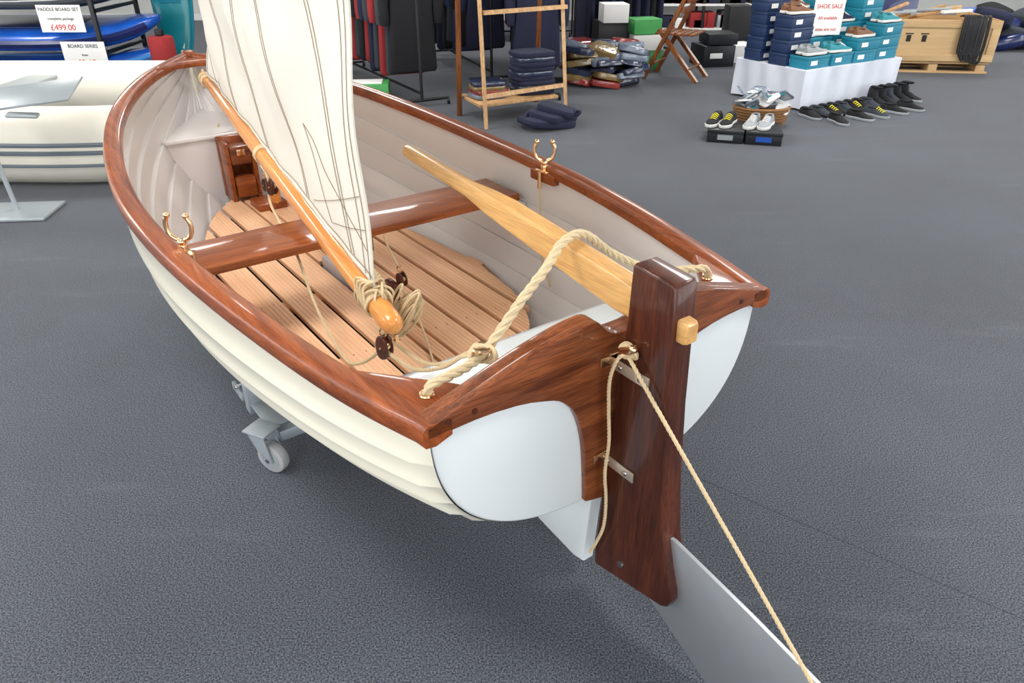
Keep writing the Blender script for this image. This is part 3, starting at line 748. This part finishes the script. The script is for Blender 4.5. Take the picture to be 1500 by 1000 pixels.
# ladder rack + shelf
LR=empty('wooden_ladder_rack')
b=B('rack_frame')
def stick(p,q,m=BEECH,w_=.04,t=.02):
    b.tube([p,q],w_*.62,m,4,sc=(1,.8))
for x0,y0,x1,y1 in ((-.22,6.42,-.30,6.75),(.50,7.0,.40,7.2)):
    stick((x0,y0,0),(x1,y1,1.7)); stick((x0-.26,y0+.5,0),(x1-.14,y1+.0,1.7),TEAKC,.05)
for z in (.25,.9,1.5):
    stick((-.24,6.48+z*.14,z),(.48,7.02+z*.08,z))
b.prism([(-.28,6.55),(.42,6.95),(.25,7.4),(-.48,7.0)],.15,.175,BEECH,'xy',bev=.003)
b.obj(LR)
def pillow(b,c,size,m,rot=(0,0,0),e=3.6): b.sph(c,(size[0]/2,size[1]/2,size[2]/2),m,rot=rot,e=e,n=8)
b=B('folded_clothes')
for i in range(9): pillow(b,(.18+R.uniform(-.01,.01),7.08+R.uniform(-.01,.01),.20+.04*i),(.38,.30,.05),[NAVY,FILM,NAVY][i%3],(0,0,.4+R.uniform(-.08,.08)),5)
for i in range(4): pillow(b,(-.22+R.uniform(-.01,.01),6.88,.20+.035*i),(.32,.28,.045),[FILM3,FILM2,FILM4,FILM][i%4],(0,0,.4+R.uniform(-.15,.15)),5)
b.obj(LR)
b=B('navy_jacket_pile')
for i in range(3): pillow(b,(.30+.05*i,6.50+.05*i,.045+.04*i),(.5-.06*i,.34,.08),NAVY,(0.1*i,.12,.5+.4*i),4)
for k in range(10): b.tube(catmull([(.1+.05*k,6.4+.01*k,.09),(.14+.05*k,6.5,.13),(.16+.04*k,6.62,.1)],4),.012,NAVY,6)
b.obj()
b=B('packaged_garments_pile')
for i in range(54):
    lvl=i//9; x=.74+.25*(i%3)+R.uniform(-.05,.05);y=8.25+.25*((i//3)%3)+R.uniform(-.05,.05)
    pillow(b,(x,y,.045+lvl*.065),(.32,.26,.075),R.choice([FILM,FILM,FILM2,FILM3,FILM4,FILM,NAVY]),(R.uniform(-.35,.2),R.uniform(-.25,.25),R.uniform(-.5,.5)),6)
b.obj()
def boxes(name,L,M=None):
    b=B(name)
    for c,s,m,rz in L: b.box(c,s,m,(0,0,rz),bev=.004); 
    b.obj(); return b
boxes('cardboard_boxes',[((-1.40,7.42,.10),(.42,.3,.2),GREENBX,.1),((-1.40,7.42,.205),(.3,.2,.012),WHITEC,.1),((-1.385,7.267,.10),(.3,.004,.08),WHITEC,.1)])
boxes('stock_boxes',[((1.55,9.35,.11),(.4,.3,.22),GREENBX,.2),((1.58,9.35,.30),(.36,.3,.16),WHITEC,.1),((1.55,9.4,.47),(.34,.28,.16),GREENBX,.25),((1.2,9.6,.25),(.4,.4,.5),BLACK,.1),((1.2,9.5,.60),(.3,.3,.2),WHITEC,.1)])
FC=empty('folding_chair',(1.85,8.75,0),(0,0,-.5))
b=B('chair_frame')
for y in (-.22,.22):
    stick((-.30,y,0),(.16,y,1.0),TEAKC,.045); stick((.30,y*.9,0),(-.18,y*.9,.52),TEAKC,.045)
for k in range(6): b.box((-.18+.075*k,0,.48),(.06,.44,.022),TEAKC,bev=.003)
for k in range(3): b.box((.07+.045*k,0,.72+.1*k),(.018,.44,.06),TEAKC,bev=.003)
b.cyl((-.2,-.22,.17),(-.2,.22,.17),.012,TEAKC);b.cyl((.2,-.2,.13),(.2,.2,.13),.012,TEAKC); b.obj(FC)
boxes('fitting_boxes',[((2.45,9.6,.12),(.4,.4,.24),BLKBX,.2),((2.5,9.6,.31),(.36,.36,.12),BLKBX,.1),((2.45,9.39,.13),(.16,.01,.06),WHITEC,.2),((2.85,9.9,.1),(.34,.34,.2),WHITEC,.3),((2.9,10.3,.3),(.3,.3,.6),BLACK,0)])
b=B('shelving_unit')
for x in (1.6,2.9,4.2,5.5):
    for y in (12.2,12.7): b.box((x,y,.9),(.04,.04,1.8),BLACK)
for z in (.08,.42,.85,1.3,1.75): b.box((3.55,12.45,z),(3.95,.55,.03),WHITEC)
for i in range(90):
    z=R.choice([.08,.08,.42,.42,.85]); x=R.uniform(1.7,5.4); s_=R.uniform(.08,.28); b.box((x,12.35,z+.015+s_/2),(R.uniform(.1,.3),.3,s_),R.choice([BLACK,BLACKF,PLATE,REDF,NAVY,WHITEC,GREYF]),bev=.01)
b.obj()
b=B('anchors_and_weights')
for i in range(20):
    x=2.9+R.uniform(0,1.2);y=10.8+R.uniform(0,.5); b.tube([(x+math.cos(u)*.1,y+math.sin(u)*.1,.04+.03*(i%4)) for u in [k*math.pi/8 for k in range(16)]],.03,R.choice([BLACK,GREYF,PLATE]),8,closed=True)
b.obj()
# ------------------------------------------------------------ shoe display
TA=math.atan2(1.0,1.7)
TOX,TOY=2.68,7.10
SD=empty('shoe_display_table',(TOX,TOY,0),(0,0,TA))
b=B('tablecloth'); L_,W_,H_=1.42,.85,.36
V=[];F=[];seg=120; per=[]
for k in range(seg):
    u=k/seg*2*(L_+W_)
    if u<L_: p=(u,0);n_=(0,-1)
    elif u<L_+W_: p=(L_,u-L_);n_=(1,0)
    elif u<2*L_+W_: p=(L_-(u-L_-W_),W_);n_=(0,1)
    else: p=(0,W_-(u-2*L_-W_));n_=(-1,0)
    per.append((p,n_,u))
for z,f in ((H_,0),(H_-.02,.2),(H_*.5,.7),(.02,1)):
    for p,n_,u in per:
        d=.012+.018*f*math.sin(u*26)+.01*f*math.sin(u*11); V.append((p[0]+n_[0]*d,p[1]+n_[1]*d,z))
for j in range(3):
    for k in range(seg): F.append([j*seg+k,j*seg+(k+1)%seg,(j+1)*seg+(k+1)%seg,(j+1)*seg+k])
F.append(list(range(seg))); b.add(V,F,CLOTH,True); b.obj(SD,angle=50)
def shoe(b,M,m,sole=SOLE,lace=None,L=.29,hi=.0):
    N=14
    W=[.022,.034,.037,.036,.034,.034,.036,.041,.045,.047,.046,.042,.032,.012]
    Hh=[.075+hi,.08+hi,.082+hi,.08+hi,.078+hi*.8,.082,.08,.07,.06,.052,.046,.04,.034,.026]
    V=[];F=[]
    for i in range(N):
        x=L*i/(N-1)
        for k in range(12):
            t=math.pi*k/11; V.append((x,W[i]*math.cos(t),.02+(Hh[i]-.02)*math.sin(t)**.7))
    for i in range(N-1):
        for k in range(11): F.append([i*12+k,i*12+k+1,(i+1)*12+k+1,(i+1)*12+k])
    F+=[list(range(12)),[(N-1)*12+k for k in range(12)]]
    b.add(V,F,m,True,M)
    ol=[(L*i/(N-1)*1.03-.004,W[i]+.004) for i in range(N)]
    b.prism(ol+[(x,-y) for x,y in ol[::-1]],0,.024,sole,'xy',bev=.004,M=M)
    b.sph((.075,0,.072+hi),(.055,.026,.012),BLACKF,M=M,n=8)
    b.tube([(.075+math.cos(u)*.057,math.sin(u)*.028,.078+hi) for u in [k*math.pi/8 for k in range(16)]],.005,m,6,closed=True,M=M)
    if lace:
        for k in range(4): b.tube(catmull([(.13+.02*k,-.026,.070-.007*k),(.135+.02*k,0,.086-.009*k),(.13+.02*k,.026,.070-.007*k)],4),.004,lace,6,M=M)
def T3(x,y,z,rz): return Matrix.Translation((x,y,z))@Matrix.Rotation(rz,4,'Z')
b=B('shoe_boxes'); bs=B('deck_shoes')
def shbox(x,y,z,m,rz=0):
    b.box((x,y,z+.055),(.31,.2,.108),m,(0,0,rz),bev=.003); b.box((x,y,z+.095),(.316,.206,.028),m,(0,0,rz),bev=.003)
    b.box((x-.06*math.cos(rz)+.1035*math.sin(rz),y-.1035*math.cos(rz)-.06*math.sin(rz),z+.05),(.09,.002,.04),WHITEC,(0,0,rz))
lay=[(.17,.36,4,NAVYBX,.06),(.17,.66,5,NAVYBX,0),(.20,.12,1,TEALBX,.0),(.53,.13,1,TEALBX,.05),(.52,.40,2,TEALBX,.02),(.52,.68,4,NAVYBX,0),(.87,.13,2,TEALBX,0),(.87,.40,3,TEALBX,-.03),(.87,.68,6,TEALBX,0),(1.22,.14,3,TEALBX,.03),(1.22,.41,5,TEALBX,0),(1.22,.69,7,TEALBX,.02)]
SH=[BROWNSH,NAVY,GREYSH,TEALSH,BLACKF,BROWNSH]
for i,(x,y,n_,m,rz) in enumerate(lay):
    for k in range(n_): shbox(x+R.uniform(-.01,.01),y+R.uniform(-.01,.01),H_+.001+.11*k,m,rz+R.uniform(-.04,.04))
    z=H_+.001+.11*n_+.003
    shoe(bs,T3(x-.14,y-.04,z,R.uniform(-.1,.1)),SH[i%6],lace=R.choice([None,SOLE])); shoe(bs,T3(x-.12,y+.055,z,R.uniform(-.1,.1)),SH[i%6])
b.obj(SD); bs.obj(SD,angle=50)
c=card('sale_sign',(0,0,0),0,.30,.40,[('FOOTWEAR',.04,BLKT),('SHOE SALE',.052,REDT),('All available',.04,REDT),('sizes are out',.04,REDT)],par=SD)
c.location=(.53,.28,H_+.11+.33); c.rotation_euler=(0,0,-TA*.8)
FR=B('footwear_row')
ca,sa=math.cos(TA),math.sin(TA)
for i in range(13):
    d=-.10+i*.118; x=TOX+d*ca+.12*sa; y=TOY+d*sa-.12*ca
    m=[BLACKF,GREYF,BLACKF][i%3]
    hi=.0 if i<8 else .09
    shoe(FR,T3(x+.0,y,.001,TA-math.pi/2+R.uniform(-.15,.15)),m,BLACK if i%2 else GREYSH,YEL if i in(2,5) else None,hi=hi,L=.25)
    if i%2==0 and i<9: shoe(FR,T3(x+.07*ca+.27*sa,y+.07*sa-.27*ca,.001,TA-math.pi/2+R.uniform(-.3,.3)),m,BLACK if i%2 else GREYSH,YEL if i==4 else None,hi=0,L=.25)
FR.obj(angle=50)
b=B('boxed_trainers')
for (x,y,rz,m,l) in ((1.76,6.15,-.25,BLACKF,YEL),(2.05,6.08,-.25,GREYSH,WHITEC)):
    M=T3(x,y,0,rz)
    b.box((0,0,.05),(.28,.36,.1),BLKBX,bev=.004,M=M); b.box((0,0,.088),(.286,.366,.03),BLKBX,bev=.004,M=M)
    b.box((.0,-.182,.045),(.12,.003,.04),BLUEB if l is WHITEC else GREYSH,M=M)
    for q in (-.055,.055): shoe(b,M@T3(q,.14,.105,-math.pi/2-.3),m,SOLE,l)
b.obj(angle=50)
b=B('basket_of_accessories')
for k in range(7): b.tube([(2.16+math.cos(u)*(.2+.006*k),6.55+math.sin(u)*(.14+.006*k),.02+.024*k) for u in [i*math.pi/10 for i in range(20)]],.014,WICK,6,closed=True)
b.cyl((2.16,6.55,0.002),(2.16,6.55,.02),.17,WICK)
for k in range(22): pillow(b,(2.16+R.uniform(-.19,.19),6.55+R.uniform(-.1,.1),.16+.006*k),(.17,.12,.018),R.choice([FILM3,TEALSH,FILM3,WHITEC,PLATE]),(R.uniform(-.8,.8),R.uniform(-.6,.6),R.uniform(0,3)),5)
b.obj()
# ------------------------------------------------------------ crate
CR=empty('wooden_crate',(4.30,9.12,0),(0,0,-.12))
b=B('crate_body'); w_,d_,h_=1.2,.85,.44; zb=.13
for y in (0,d_): b.box((w_/2,y,zb+h_/2),(w_,.02,h_),PLY)
for x in (0,w_): b.box((x,d_/2,zb+h_/2),(.02,d_,h_),PLY)
b.box((w_/2,d_/2,zb+.01),(w_,d_,.02),PLY)
for x in (.03,w_-.03): b.box((x,-.018,zb+h_/2),(.09,.02,h_),PLY,bev=.002)
for z in (zb+.04,zb+h_-.04): b.box((w_/2,-.02,z),(w_+.02,.02,.08),PLY,bev=.002)
for y in (.04,d_-.04): b.box((-.02,y,zb+h_/2),(.02,.09,h_),PLY,bev=.002)
for z in (zb+.04,zb+h_-.04): b.box((-.02,d_/2,z),(.02,d_,.08),PLY,bev=.002)
for x in (.08,w_/2,w_-.08):
    b.box((x,d_/2,.055),(.1,d_,.075),PLY,bev=.003)
for y in (.03,d_/2,d_-.03): b.box((w_/2,y,.011),(w_,.1,.02),PLY,bev=.002); 
b.box((w_/2,d_/2,.11),(w_,d_,.02),PLY)
for x in (.25,.42): b.box((x,-.012,zb+h_*.55),(.05,.003,.07),BLKT); b.box((x,-.0125,zb+h_*.55+.05),(.09,.003,.012),BLKT)
b.obj(CR)
b=B('crate_contents')
for i in range(9):
    x=.15+R.uniform(0,.75); b.box((x,.3+R.uniform(0,.4),zb+h_+.02+.02*(i%3)),(.5,.05,.03),R.choice([BEECH,WHITEC,PLATE,BEECH]),(0,R.uniform(-.3,.1),R.uniform(-.5,1.2)),bev=.005)
b.obj(CR)
b=B('hanging_rope_hank')
for k in range(22):
    x=.93+R.uniform(-.12,.14); l=R.uniform(.28,.42)
    P=[(x-.03,.10,zb+h_+.03),(x-.03,-.02,zb+h_+.04),(x-.035,-.055,zb+h_-.08),(x-.03,-.06,zb+h_-l),(x,-.06,zb+h_-l-.03),(x+.03,-.06,zb+h_-l),(x+.03,-.05,zb+h_-.08),(x+.03,-.02,zb+h_+.035),(x+.03,.1,zb+h_+.03)]
    b.tube(catmull(P,4),.010,BLACK,6)
b.obj(CR)
b=B('sailing_kit_pile')
for i in range(26): pillow(b,(6.3+R.uniform(0,1.5),10.6+R.uniform(0,.6),.1+.1*R.randint(0,3)),(.5,.4,.2),R.choice([BLUEB,NAVY,BLACKF,BLUED,GREYF]),(R.uniform(-.3,.3),R.uniform(-.3,.3),R.uniform(0,3)))
b.obj()
boxes('stacked_cartons',[((5.3,11.4,.3),(.6,.5,.6),BLUED,0),((4.6,11.6,.2),(.6,.4,.4),BLACK,0)])
# ------------------------------------------------------------ camera
cd=bpy.data.cameras.new('Camera'); cam=bpy.data.objects.new('Camera',cd); scene.collection.objects.link(cam)
cam.location=(0,0,1.6); cam.rotation_euler=(math.radians(60),0,0); cd.sensor_width=36; cd.lens=1083/1500*36; cd.clip_start=.05
scene.camera=cam
